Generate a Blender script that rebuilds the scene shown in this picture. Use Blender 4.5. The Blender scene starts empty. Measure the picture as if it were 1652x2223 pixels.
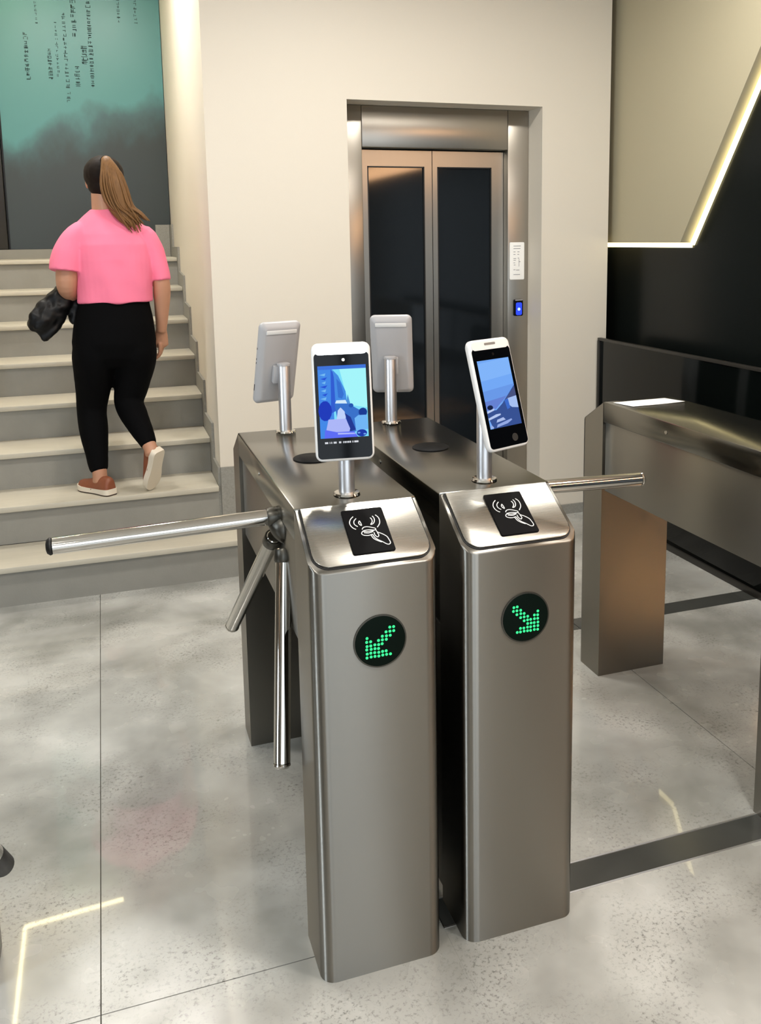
import bpy, bmesh, math, random
from mathutils import Vector, Matrix, Euler
random.seed(7)
SC = bpy.context.scene
COL = SC.collection
PI = math.pi

# ------------------------------------------------------------------ camera
cam_d = bpy.data.cameras.new('camera')
cam = bpy.data.objects.new('camera', cam_d); COL.objects.link(cam)
YAW, PITCH, ROLL = 0.332, 0.151, -0.013
fw = Vector((math.sin(YAW) * math.cos(PITCH), math.cos(YAW) * math.cos(PITCH), -math.sin(PITCH)))
rt = Vector((math.cos(YAW), -math.sin(YAW), 0)); up = rt.cross(fw)
r2 = math.cos(ROLL) * rt + math.sin(ROLL) * up
u2 = -math.sin(ROLL) * rt + math.cos(ROLL) * up
cam.matrix_world = Matrix(((r2.x, u2.x, -fw.x, -0.351), (r2.y, u2.y, -fw.y, -1.664), (r2.z, u2.z, -fw.z, 1.560), (0, 0, 0, 1)))
cam_d.sensor_fit = 'VERTICAL'; cam_d.sensor_height = 36.0; cam_d.sensor_width = 36.0 * 1652 / 2223
cam_d.lens = 36.0 * 1954.7 / 2223
cam_d.shift_x = -(901.7 - 826.0) / 2223
cam_d.shift_y = (815.3 - 1111.5) / 2223
cam_d.clip_start = 0.05
SC.camera = cam

# ------------------------------------------------------------------ world, lamps, exposure
w = bpy.data.worlds.new('world'); SC.world = w; w.use_nodes = True
bg = w.node_tree.nodes['Background']
bg.inputs[0].default_value = (0.80, 0.90, 1.0, 1); bg.inputs[1].default_value = 4.0
SC.view_settings.view_transform = 'Standard'; SC.view_settings.look = 'None'
SC.view_settings.gamma = 1; SC.view_settings.use_curve_mapping = False
SC.view_settings.exposure = -0.26

def lamp(name, loc, power, size, color=(1.0, 0.90, 0.76), rot=(0, 0, 0), shape='DISK', size_y=None, spread=PI):
    d = bpy.data.lights.new(name, 'AREA'); d.shape = shape; d.size = size
    if size_y: d.size_y = size_y
    d.energy = power; d.color = color; d.spread = spread
    o = bpy.data.objects.new(name, d); COL.objects.link(o); o.location = loc; o.rotation_euler = rot
    return o
WARM = (1.0, 0.90, 0.755); NEUT = (1.0, 0.965, 0.91); AMBER = (1.0, 0.50, 0.20)
for i, (x, y, p) in enumerate(((-0.9, 1.5, 26), (0.75, 1.45, 30), (1.75, 1.3, 16), (-0.9, -0.9, 24), (0.9, -0.8, 34), (2.0, -0.8, 20), (-0.9, -3.0, 16), (1.0, -3.0, 18))):
    lamp('ceiling_downlight', (x, y, 2.985), p, 0.22, NEUT)
lamp('stair_downlight', (-0.75, 3.35, 3.48), 30, 0.22, NEUT)
lamp('stair_downlight', (-0.2, 3.55, 3.48), 26, 0.22, NEUT)
lamp('amber_lamp', (1.98, 0.20, 2.98), 16, 0.12, AMBER, spread=math.radians(20))
lamp('amber_wall_lamp', (2.405, -1.3, 2.25), 34, 0.14, (1.0, 0.56, 0.28), (0, PI / 2, 0), 'RECTANGLE', 3.2)
lamp('window_portal', (-0.3, -4.42, 1.35), 1, 3.4, (1, 1, 1), (PI / 2, 0, 0), 'RECTANGLE', 2.3).data.cycles.is_portal = True
lamp('added_window_lamp', (-2.99, -0.6, 1.37), 46, 2.3, (0.80, 0.90, 1.0), (0, -PI / 2, 0), 'RECTANGLE', 0.34)  # added slit lamp in the left window, puts bright stripes on the steel corners

# ------------------------------------------------------------------ materials
def lin(c):
    c = c / 255.0
    return c / 12.92 if c <= 0.04045 else ((c + 0.055) / 1.055) ** 2.4
def rgb(r, g, b): return (lin(r), lin(g), lin(b), 1.0)
MATS = {}
def mat(name, col, rough=0.5, metal=0.0, noise=0.0, nscale=20.0, bump=0.0, bscale=200.0, stretch=None, emit=None, estr=0.0,
        spec=0.5, coat=0.0, rvar=0.0, aniso=0.0):
    if name in MATS: return MATS[name]
    m = bpy.data.materials.new(name); m.use_nodes = True; MATS[name] = m
    nt = m.node_tree; N = nt.nodes; L = nt.links; b = N['Principled BSDF']
    b.inputs['Base Color'].default_value = col; b.inputs['Roughness'].default_value = rough
    b.inputs['Metallic'].default_value = metal; b.inputs['Specular IOR Level'].default_value = spec
    b.inputs['Coat Weight'].default_value = coat; b.inputs['Coat Roughness'].default_value = 0.05
    if aniso:
        # positive: highlight drawn out vertically (horizontal brushing); negative: drawn out sideways
        tg = N.new('ShaderNodeTangent'); tg.direction_type = 'RADIAL'; tg.axis = 'Z'; L.new(tg.outputs[0], b.inputs['Tangent'])
        b.inputs['Anisotropic'].default_value = abs(aniso); b.inputs['Anisotropic Rotation'].default_value = 0.25 if aniso > 0 else 0.0
    if emit: b.inputs['Emission Color'].default_value = emit; b.inputs['Emission Strength'].default_value = estr
    if noise or bump or rvar:
        tc = N.new('ShaderNodeTexCoord'); mp = N.new('ShaderNodeMapping'); L.new(tc.outputs['Object'], mp.inputs[0])
        if stretch: mp.inputs['Scale'].default_value = stretch
        if noise or rvar:
            n = N.new('ShaderNodeTexNoise'); n.inputs['Scale'].default_value = nscale; n.inputs['Detail'].default_value = 4
            L.new(mp.outputs[0], n.inputs[0])
        if noise:
            mx = N.new('ShaderNodeMix'); mx.data_type = 'RGBA'; L.new(n.outputs[0], mx.inputs[0])
            a = [max(0, c * (1 - noise)) for c in col[:3]] + [1]; c2 = [min(1, c * (1 + noise)) for c in col[:3]] + [1]
            mx.inputs[6].default_value = a; mx.inputs[7].default_value = c2; L.new(mx.outputs[2], b.inputs['Base Color'])
        if rvar:
            mr = N.new('ShaderNodeMapRange'); L.new(n.outputs[0], mr.inputs[0])
            mr.inputs[3].default_value = max(0.02, rough - rvar); mr.inputs[4].default_value = rough + rvar
            L.new(mr.outputs[0], b.inputs['Roughness'])
        if bump:
            n2 = N.new('ShaderNodeTexNoise'); n2.inputs['Scale'].default_value = bscale; n2.inputs['Detail'].default_value = 3
            L.new(mp.outputs[0], n2.inputs[0])
            bp = N.new('ShaderNodeBump'); bp.inputs['Strength'].default_value = bump; bp.inputs['Distance'].default_value = 0.002
            L.new(n2.outputs[0], bp.inputs['Height']); L.new(bp.outputs[0], b.inputs['Normal'])
    return m

def emat(name, col, s):
    if name in MATS: return MATS[name]
    m = bpy.data.materials.new(name); m.use_nodes = True; MATS[name] = m
    nt = m.node_tree; nt.nodes.remove(nt.nodes['Principled BSDF'])
    e = nt.nodes.new('ShaderNodeEmission'); e.inputs[0].default_value = col; e.inputs[1].default_value = s
    nt.links.new(e.outputs[0], nt.nodes['Material Output'].inputs[0])
    return m

PLASTER = mat('plaster', rgb(216, 208, 193), 0.55, bump=0.08, bscale=260)
PLASTER_ST = PLASTER
CEIL = mat('ceiling_paint', rgb(226, 222, 212), 0.7, bump=0.05)
BLACKWALL = mat('black_lacquer', rgb(16, 20, 19), 0.26, spec=0.22, noise=0.15, nscale=3)
BEIGE = mat('beige_panel', rgb(178, 169, 142), 0.6, bump=0.05)
STEEL = mat('brushed_steel', rgb(138, 135, 128), 0.35, 1.0, aniso=0.93, noise=0.012, nscale=1.0, stretch=(3, 3, 700), rvar=0.02)
STEEL_TOP_SHADED = mat('brushed_steel_top_shaded', rgb(128, 126, 119), 0.20, 1.0, noise=0.025, nscale=1.0, bump=0.006, bscale=1.0, stretch=(900, 4, 4), rvar=0.02)  # cabinet steel in a darker colour, paints in the dimmer look of the tops
STEEL_LID_LIT = mat('brushed_steel_lid_lit', rgb(166, 163, 155), 0.27, 1.0, noise=0.025, nscale=1.0, bump=0.006, bscale=1.0, stretch=(4, 900, 900), rvar=0.02)  # cabinet steel in a lighter colour, paints in the bright reflection on the lids
STEEL_ELV = mat('elevator_steel', rgb(168, 162, 152), 0.32, 1.0, aniso=-0.8, noise=0.025, nscale=1.0, bump=0.006, bscale=1.0, stretch=(900, 900, 4), rvar=0.02)
CHROME = mat('polished_steel', rgb(205, 202, 196), 0.09, 1.0)
ALU = mat('satin_aluminium', rgb(214, 214, 216), 0.4, 1.0)
DARKMETAL = mat('dark_casting', rgb(88, 86, 80), 0.38, 1.0)
BLACKRUB = mat('black_rubber', rgb(16, 16, 16), 0.5)
BLACKPL = mat('black_plastic', rgb(10, 10, 11), 0.5, spec=0.08)
WHITEPL = mat('white_plastic', rgb(222, 221, 218), 0.32)
GREYPL = mat('light_grey_plastic', rgb(172, 171, 172), 0.38)
SCRGLASS = mat('screen_glass', rgb(5, 6, 8), 0.06, spec=0.15)
PRINT = mat('white_print', rgb(235, 235, 232), 0.5)
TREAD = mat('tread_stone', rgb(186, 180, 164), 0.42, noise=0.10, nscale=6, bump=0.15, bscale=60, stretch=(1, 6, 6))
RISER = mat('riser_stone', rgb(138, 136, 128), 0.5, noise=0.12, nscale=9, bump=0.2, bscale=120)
STONE = mat('skirting_stone', rgb(140, 138, 130), 0.5, noise=0.3, nscale=140, bump=0.2, bscale=200)
INLAY = mat('dark_inlay', rgb(64, 65, 62), 0.2, noise=0.2, nscale=9)
GROUT = mat('grout', rgb(104, 101, 93), 0.8)
TINT = mat('tinted_glass', rgb(7, 10, 9), 0.06, spec=0.12)
EGLASS = mat('elevator_glass', rgb(20, 24, 27), 0.06, spec=0.5)
BLACKVOID = mat('shaft_black', rgb(14, 15, 16), 0.5)
FRAMEBR = mat('dark_bronze', rgb(34, 32, 28), 0.4)
PAPER = mat('paper_white', rgb(240, 239, 235), 0.6)
INK = mat('grey_print', rgb(120, 122, 128), 0.6)
GLYPH = mat('glyph_ink', rgb(26, 66, 66), 0.6)
LED_Y = emat('led_warm', (1.0, 0.86, 0.46, 1), 5.5)
LED_C = emat('led_ceiling', (1.0, 0.86, 0.46, 1), 26.0)
LED_W = emat('led_white', (1.0, 0.93, 0.75, 1), 7.0)
LED_G = emat('led_green', (0.05, 1.0, 0.30, 1), 1.6)
LIGHTBAR = emat('light_bar_lit', (0.93, 0.98, 1.0, 1), 9.0)
BLUE = emat('blue_lit', (0.03, 0.07, 1.0, 1), 1.6)
BLUE_W = emat('blue_core', (0.45, 0.6, 1.0, 1), 2.0)

def floor_material():
    m = bpy.data.materials.new('polished_concrete_tile'); m.use_nodes = True
    nt = m.node_tree; N = nt.nodes; L = nt.links; b = N['Principled BSDF']
    g = N.new('ShaderNodeNewGeometry')
    def noise(sc, det=5, rough=0.55, dist=0.0):
        n = N.new('ShaderNodeTexNoise'); n.inputs['Scale'].default_value = sc; n.inputs['Detail'].default_value = det
        n.inputs['Roughness'].default_value = rough; n.inputs['Distortion'].default_value = dist
        L.new(g.outputs['Position'], n.inputs[0]); return n
    big = noise(2.1, 4, 0.5, 0.3); mid = noise(7, 3, 0.5); fine = noise(95, 5, 0.75)
    r1 = N.new('ShaderNodeValToRGB'); L.new(big.outputs[0], r1.inputs[0])
    r1.color_ramp.elements[0].position = 0.34; r1.color_ramp.elements[0].color = rgb(140, 140, 134)
    r1.color_ramp.elements[1].position = 0.66; r1.color_ramp.elements[1].color = rgb(196, 196, 191)
    mx = N.new('ShaderNodeMix'); mx.data_type = 'RGBA'; mx.blend_type = 'MULTIPLY'; mx.inputs[0].default_value = 0.45
    r2_ = N.new('ShaderNodeValToRGB'); L.new(mid.outputs[0], r2_.inputs[0])
    r2_.color_ramp.elements[0].position = 0.25; r2_.color_ramp.elements[0].color = (0.72, 0.72, 0.71, 1)
    r2_.color_ramp.elements[1].position = 0.80; r2_.color_ramp.elements[1].color = (1.12, 1.12, 1.11, 1)
    L.new(r1.outputs[0], mx.inputs[6]); L.new(r2_.outputs[0], mx.inputs[7])
    # speckle pits, gathered in patches
    r3 = N.new('ShaderNodeValToRGB'); L.new(fine.outputs[0], r3.inputs[0])
    r3.color_ramp.elements[0].position = 0.36; r3.color_ramp.elements[0].color = (0.36, 0.36, 0.35, 1)
    r3.color_ramp.elements[1].position = 0.48; r3.color_ramp.elements[1].color = (1, 1, 1, 1)
    patch = noise(4.0, 3, 0.5); pr_ = N.new('ShaderNodeMapRange'); L.new(patch.outputs[0], pr_.inputs[0])
    pr_.inputs[1].default_value = 0.44; pr_.inputs[2].default_value = 0.66; pr_.inputs[4].default_value = 0.9
    mx2 = N.new('ShaderNodeMix'); mx2.data_type = 'RGBA'; mx2.blend_type = 'MULTIPLY'
    L.new(pr_.outputs[0], mx2.inputs[0]); L.new(mx.outputs[2], mx2.inputs[6]); L.new(r3.outputs[0], mx2.inputs[7])
    L.new(mx2.outputs[2], b.inputs['Base Color'])
    rr = N.new('ShaderNodeMapRange'); L.new(mid.outputs[0], rr.inputs[0])
    rr.inputs[1].default_value = 0.3; rr.inputs[2].default_value = 0.7; rr.inputs[3].default_value = 0.14; rr.inputs[4].default_value = 0.32
    L.new(rr.outputs[0], b.inputs['Roughness']); b.inputs['Specular IOR Level'].default_value = 0.5
    b.inputs['Coat Weight'].default_value = 0.7; b.inputs['Coat Roughness'].default_value = 0.025
    bp = N.new('ShaderNodeBump'); bp.inputs['Strength'].default_value = 0.10; bp.inputs['Distance'].default_value = 0.004
    wv = noise(3.2, 3, 0.5); L.new(wv.outputs[0], bp.inputs['Height']); L.new(bp.outputs[0], b.inputs['Normal'])
    return m
FLOORM = floor_material()

def mural_material():
    # printed ink landscape: teal sky above a dark mist-edged slope
    m = bpy.data.materials.new('mural_print'); m.use_nodes = True
    nt = m.node_tree; N = nt.nodes; L = nt.links; b = N['Principled BSDF']
    g = N.new('ShaderNodeNewGeometry'); sx = N.new('ShaderNodeSeparateXYZ'); L.new(g.outputs['Position'], sx.inputs[0])
    n = N.new('ShaderNodeTexNoise'); n.inputs['Scale'].default_value = 2.2; n.inputs['Detail'].default_value = 6
    mp = N.new('ShaderNodeMapping'); mp.inputs['Scale'].default_value = (1.6, 1, 1.0); mp.inputs['Rotation'].default_value = (0, 0.6, 0)
    L.new(g.outputs['Position'], mp.inputs[0]); L.new(mp.outputs[0], n.inputs[0])
    def math_(op, a, b_):
        k = N.new('ShaderNodeMath'); k.operation = op
        for i, v in enumerate((a, b_)):
            if isinstance(v, (int, float)): k.inputs[i].default_value = v
            else: L.new(v, k.inputs[i])
        return k.outputs[0]
    slope = math_('MULTIPLY', sx.outputs[0], 0.30)          # ridge climbs to the right
    h = math_('SUBTRACT', sx.outputs[2], slope)
    h = math_('ADD', h, math_('MULTIPLY', math_('SUBTRACT', n.outputs[0], 0.5), -0.6))
    r = N.new('ShaderNodeMapRange'); L.new(h, r.inputs[0]); r.inputs[1].default_value = 2.22; r.inputs[2].default_value = 2.72
    r.interpolation_type = 'SMOOTHSTEP'
    cr = N.new('ShaderNodeValToRGB'); L.new(r.outputs[0], cr.inputs[0])
    cr.color_ramp.elements[0].color = rgb(46, 54, 54); cr.color_ramp.elements[1].color = rgb(74, 132, 132)
    cr.color_ramp.elements[1].position = 0.8
    e = cr.color_ramp.elements.new(0.4); e.color = rgb(60, 92, 95)
    L.new(cr.outputs[0], b.inputs['Base Color']); b.inputs['Roughness'].default_value = 0.35
    return m
MURAL = mural_material()

# ------------------------------------------------------------------ mesh helpers
def link(name, me, parent=None, m=None, smooth=False):
    o = bpy.data.objects.new(name, me); COL.objects.link(o)
    if m: me.materials.append(m)
    if parent: o.parent = parent
    if smooth:
        me.polygons.foreach_set('use_smooth', [True] * len(me.polygons))
    return o
def auto_smooth(o, ang=35):
    me = o.data
    me.polygons.foreach_set('use_smooth', [True] * len(me.polygons))
    me.set_sharp_from_angle(angle=math.radians(ang))
def empty(name, loc=(0, 0, 0), rz=0):
    o = bpy.data.objects.new(name, None); COL.objects.link(o); o.location = loc; o.rotation_euler = (0, 0, rz)
    o.empty_display_size = 0.1
    return o
def tag(o, label=None, cat=None, group=None, kind=None):
    if label: o['label'] = label
    if cat: o['category'] = cat
    if group: o['group'] = group
    if kind: o['kind'] = kind
    return o
def bm_obj(name, bm, m=None, parent=None, smooth=None):
    me = bpy.data.meshes.new(name); bmesh.ops.recalc_face_normals(bm, faces=bm.faces); bm.to_mesh(me); bm.free()
    o = link(name, me, parent, m)
    if smooth: auto_smooth(o, smooth)
    return o
def box_bm(x0, x1, y0, y1, z0, z1, bev=0, seg=2, bm=None):
    own = bm is None
    if own: bm = bmesh.new()
    r = bmesh.ops.create_cube(bm, size=1)
    for v in r['verts']:
        v.co = Vector((x0 + (v.co.x + .5) * (x1 - x0), y0 + (v.co.y + .5) * (y1 - y0), z0 + (v.co.z + .5) * (z1 - z0)))
    if bev:
        es = list({e for v in r['verts'] for e in v.link_edges})
        bmesh.ops.bevel(bm, geom=es, offset=bev, segments=seg, affect='EDGES', profile=0.5)
    return bm
def box(name, x0, x1, y0, y1, z0, z1, m, parent=None, bev=0, seg=2):
    o = bm_obj(name, box_bm(x0, x1, y0, y1, z0, z1, bev, seg), m, parent)
    if bev: auto_smooth(o, 40)
    return o
def prism_bm(pts, axis, a, b, bev=0, bm=None):
    # pts in the plane across axis; axis 'x': pts=(y,z); 'y': (x,z); 'z': (x,y)
    if bm is None: bm = bmesh.new()
    def P(p, t):
        return {'x': (t, p[0], p[1]), 'y': (p[0], t, p[1]), 'z': (p[0], p[1], t)}[axis]
    va = [bm.verts.new(P(p, a)) for p in pts]; vb = [bm.verts.new(P(p, b)) for p in pts]
    n = len(pts)
    fs = [bm.faces.new(va), bm.faces.new(vb[::-1])]
    for i in range(n): fs.append(bm.faces.new((va[i], vb[i], vb[(i + 1) % n], va[(i + 1) % n])))
    bmesh.ops.recalc_face_normals(bm, faces=bm.faces)
    if bev:
        es = list({e for f in fs[:2] for e in f.edges})
        bmesh.ops.bevel(bm, geom=es, offset=bev, segments=2, affect='EDGES', profile=0.5)
    return bm
def prism(name, pts, axis, a, b, m, parent=None, bev=0, smooth=None):
    return bm_obj(name, prism_bm(pts, axis, a, b, bev), m, parent, smooth or (40 if bev else None))
def rrect(w_, h_, r, n=6, cx=0, cy=0):
    out = []
    for (sx, sy, a0) in ((1, 1, 0), (-1, 1, 90), (-1, -1, 180), (1, -1, 270)):
        for k in range(n + 1):
            a = math.radians(a0 + 90 * k / n)
            out.append((cx + sx * (w_ / 2 - r) + r * math.cos(a), cy + sy * (h_ / 2 - r) + r * math.sin(a)))
    return out
def frame_from(d):
    d = Vector(d).normalized()
    a = Vector((0, 0, 1)) if abs(d.z) < 0.9 else Vector((1, 0, 0))
    x = a.cross(d).normalized(); y = d.cross(x)
    return x, y, d
def lathe_bm(prof, p0, d, n=24, bm=None):
    if bm is None: bm = bmesh.new()
    x, y, z = frame_from(d); p0 = Vector(p0); rings = []
    for (r, t) in prof:
        if r < 1e-6: rings.append([bm.verts.new(p0 + z * t)])
        else: rings.append([bm.verts.new(p0 + z * t + r * (math.cos(2 * PI * k / n) * x + math.sin(2 * PI * k / n) * y)) for k in range(n)])
    for a, b in zip(rings, rings[1:]):
        for k in range(n):
            k2 = (k + 1) % n
            if len(a) == 1 and len(b) == 1: continue
            if len(a) == 1: bm.faces.new((a[0], b[k], b[k2]))
            elif len(b) == 1: bm.faces.new((a[k], b[0], a[k2]))
            else: bm.faces.new((a[k], b[k], b[k2], a[k2]))
    for rg in (rings[0], rings[-1]):
        if len(rg) > 1: bm.faces.new(rg)
    return bm
def lathe(name, prof, p0, d, m, parent=None, n=24):
    return bm_obj(name, lathe_bm(prof, p0, d, n), m, parent, 40)
def rod(name, p0, p1, r, m, parent=None, n=20, cap=0.004):
    p0 = Vector(p0); p1 = Vector(p1); l = (p1 - p0).length
    return lathe(name, [(0, 0), (r - cap, 0), (r, cap), (r, l - cap), (r - cap, l), (0, l)], p0, p1 - p0, m, parent, n)
def ribbon_bm(polys, width, to3d, bm=None):
    # flat line art: each poly a list of (u,v); to3d maps (u,v) -> Vector
    if bm is None: bm = bmesh.new()
    for pl in polys:
        pts = [Vector((p[0], p[1])) for p in pl]
        L_, R_ = [], []
        for i, p in enumerate(pts):
            a = pts[max(0, i - 1)]; b = pts[min(len(pts) - 1, i + 1)]
            t = (b - a); t = t.normalized() if t.length > 1e-9 else Vector((1, 0)); nrm = Vector((-t.y, t.x)) * width / 2
            L_.append(bm.verts.new(to3d(p + nrm))); R_.append(bm.verts.new(to3d(p - nrm)))
        for i in range(len(pts) - 1): bm.faces.new((L_[i], L_[i + 1], R_[i + 1], R_[i]))
    return bm
def smooth_pl(pts, n=5):
    out = []
    P = [Vector(p) for p in pts]
    for i in range(len(P) - 1):
        p0 = P[max(0, i - 1)]; p1 = P[i]; p2 = P[i + 1]; p3 = P[min(len(P) - 1, i + 2)]
        for k in range(n):
            t = k / n
            out.append(0.5 * ((2 * p1) + (p2 - p0) * t + (2 * p0 - 5 * p1 + 4 * p2 - p3) * t * t + (3 * p1 - p0 - 3 * p2 + p3) * t ** 3))
    out.append(P[-1]); return out

# ================================================================== SETTING
YB = 2.745          # plane of the white wall with the lift
ZC = 3.0            # lobby ceiling
ST_H, ST_T, ST_Y0 = 0.182, 0.312, 2.437
XS = 0.145          # stairwell right wall plane
YM = 5.2            # mural plane
ZL = 8 * ST_H       # landing height
ZT = 3.5            # stairwell ceiling

fl = tag(box('floor', -3.0, 2.42, -4.5, 2.90, -0.10, -0.006, GROUT), kind='structure')
def tile(x0, x1, y0, y1, m=FLOORM, name='tile'):
    return box(name, x0 + 0.0013, x1 - 0.0013, y0 + 0.0013, y1 - 0.0013, -0.006, 0.0, m, fl)
XJ = [-3.0, -1.559, -0.445, 0.298, 1.38, 2.42]
for i in range(5):
    x0, x1 = XJ[i], XJ[i + 1]
    if i < 2:
        for a, b in ((-4.5, -2.145), (-2.145, 0.085), (0.085, 2.90)): tile(x0, x1, a, b)
    elif i == 2:
        tile(x0, x1, 0.085, 2.90)
    else:
        for a, b in ((0.158, 1.362), (1.456, 2.90)): tile(x0, x1, a, b)
tile(-0.445, 0.298, -1.9, 0.085); tile(0.298 - 0.0024, 2.42, -1.9, 0.066); tile(-0.445, 1.38, -4.5, -1.9); tile(1.38, 2.42, -4.5, -1.9)
for i in (3, 4):
    for (a, b) in ((0.066, 0.158), (1.362, 1.456)):
        tile(XJ[i], XJ[i + 1], a, b, INLAY, 'inlay_strip')
# slim metal lips beside the near inlay strip
for yy in (0.066, 0.158):
    box('edge_trim', 0.298, 2.42, yy - 0.0025, yy + 0.0025, -0.006, 0.0012, ALU, fl)

# white wall with the lift opening (x .832-1.897, up to z 2.238)
EX0, EX1, EZ, ED = 0.832, 1.897, 2.238, 0.16
def wall_boxes(name, boxes, m, kind='structure', parent=None):
    bm = bmesh.new()
    for b in boxes: box_bm(*b, bm=bm)
    o = bm_obj(name, bm, m, parent)
    if kind: o['kind'] = kind
    return o
wall_boxes('wall_back', [(XS, EX0, YB, YB + 0.30, 0, ZT)], PLASTER)
wall_boxes('wall_back_right', [(EX1, 2.305, YB, YB + 0.30, 0, ZT)], PLASTER)
wall_boxes('wall_back_top', [(EX0, EX1, YB, YB + 0.30, EZ, ZT)], PLASTER)
wall_boxes('wall_stairwell_right', [(XS, XS + 0.2, YB + 0.30, YM + 0.2, 0, ZT)], PLASTER_ST)
wall_boxes('wall_stairwell_left', [(-1.5, -1.35, YB, YM + 0.2, 0, ZT)], PLASTER)
wall_boxes('wall_stairwell_end', [(-1.35, XS, YM + 0.03, YM + 0.2, 0, ZT)], FRAMEBR)
wall_boxes('wall_back_left', [(-3.0, -1.5, YB, YB + 0.2, 0, ZT)], PLASTER)
wall_boxes('wall_fascia', [(-1.35, XS, YB, YB + 0.1, ZC, ZT)], PLASTER)
wall_boxes('wall_left', [(-3.15, -3.0, -4.5, -1.1, 0, ZC), (-3.15, -3.0, -0.1, YB + 0.2, 0, ZC), (-3.15, -3.0, -1.1, -0.1, 2.62, ZC), (-3.15, -3.0, -1.1, -0.1, 0, 0.12)], mat('charcoal_wall', rgb(92, 88, 80), 0.6))
wall_boxes('window_2', [(-3.1, -3.03, -1.1, -1.05, 0.12, 2.62), (-3.1, -3.03, -0.15, -0.1, 0.12, 2.62), (-3.1, -3.03, -1.05, -0.15, 2.56, 2.62), (-3.1, -3.03, -1.05, -0.15, 0.12, 0.18)], FRAMEBR)
wall_boxes('wall_right', [(2.42, 2.55, -4.5, 3.3, 0, ZT)], BLACKWALL)
wall_boxes('wall_behind_lift', [(EX0 - 0.02, 2.42, YB + 0.30, YB + 0.45, 0, ZT)], BLACKVOID)
# wall behind the viewer with a wide window to the street
wall_boxes('wall_front', [(-3.0, -2.0, -4.6, -4.5, 0, ZC), (1.4, 2.42, -4.6, -4.5, 0, ZC), (-2.0, 1.4, -4.6, -4.5, 2.5, ZC), (-2.0, 1.4, -4.6, -4.5, 0, 0.2)], PLASTER)
wf = wall_boxes('window_1', [(-2.0, 1.4, -4.58, -4.52, 0.2, 0.26), (-2.0, 1.4, -4.58, -4.52, 2.44, 2.5), (-2.0, -1.94, -4.58, -4.52, 0.26, 2.44), (1.34, 1.4, -4.58, -4.52, 0.26, 2.44), (-0.33, -0.27, -4.58, -4.52, 0.26, 2.44)], FRAMEBR)
wall_boxes('ceiling', [(-3.15, 2.55, -4.6, YB, ZC, ZC + 0.1)], CEIL)
wall_boxes('ceiling_stairwell', [(-1.5, XS + 0.2, YB, YM + 0.2, ZT, ZT + 0.1)], CEIL)
# low stone baseboard of the white wall
wall_boxes('baseboard_back', [(XS, EX0, YB - 0.012, YB, 0, 0.055), (EX1, 2.305, YB - 0.012, YB, 0, 0.055)], STONE)

# ------------------------------------------------------------------ stairs
stairs = tag(empty('staircase', (0, 0, 0)), 'pale stone staircase with light treads climbing behind the left turnstile lane', 'staircase')
SX0, SX1 = -1.349, 0.132
tread_me = None
for k in range(1, 9):
    y0 = ST_Y0 + (k - 1) * ST_T; z = k * ST_H
    y1 = YM - 0.062 if k == 8 else y0 + ST_T + 0.02
    xr = SX1 if k > 1 else 0.34
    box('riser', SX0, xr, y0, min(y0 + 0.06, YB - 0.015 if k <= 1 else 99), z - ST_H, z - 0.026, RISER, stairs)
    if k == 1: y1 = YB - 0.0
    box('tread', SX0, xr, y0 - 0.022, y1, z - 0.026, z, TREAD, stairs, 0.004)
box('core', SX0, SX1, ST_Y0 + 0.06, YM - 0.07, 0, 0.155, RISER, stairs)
# stone skirting that steps up along the stairwell wall
pts = []
OFY, OFZ = -0.10, 0.092
pts.append((ST_Y0 + ST_T, 0.0))
pts.append((ST_Y0 + ST_T, 2 * ST_H + OFZ))
for k in range(3, 9):
    yk = ST_Y0 + (k - 1) * ST_T + OFY
    pts.append((yk, (k - 1) * ST_H + OFZ)); pts.append((yk, k * ST_H + OFZ * (1.0 - 0.05 * (k - 3))))
yk = ST_Y0 + 8 * ST_T + OFY + 0.12
pts.append((yk, pts[-1][1])); pts.append((yk, ZL + 0.225)); pts.append((YM - 0.034, ZL + 0.225)); pts.append((YM - 0.034, 0.0))
prism('stepped_skirting', pts, 'x', SX1 + 0.0005, XS - 0.0005, STONE, stairs)
box('skirting_return', XS - 0.0005, 0.34, YB - 0.013, YB - 0.0005, 0.0, 2 * ST_H + OFZ, STONE, stairs)

# ------------------------------------------------------------------ mural at the stair head
mur = tag(empty('ink_mural', (0, YM, 0)), 'tall teal and charcoal ink landscape mural with columns of lettering at stair head', 'mural')
box('print_panel', -0.93, XS - 0.004, -0.03, 0.03, ZL + 0.066, 3.45, MURAL, mur)
box('side_frame', -1.34, -0.945, -0.05, 0.03, ZL + 0.066, 3.45, FRAMEBR, mur, 0.004)
box('plinth', -1.34, 0.03, -0.06, 0.03, ZL, ZL + 0.064, RISER, mur)
box('pedestal', 0.035, SX1 - 0.002, -0.07, -0.032, ZL, ZL + 0.225, STONE, mur)
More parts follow.
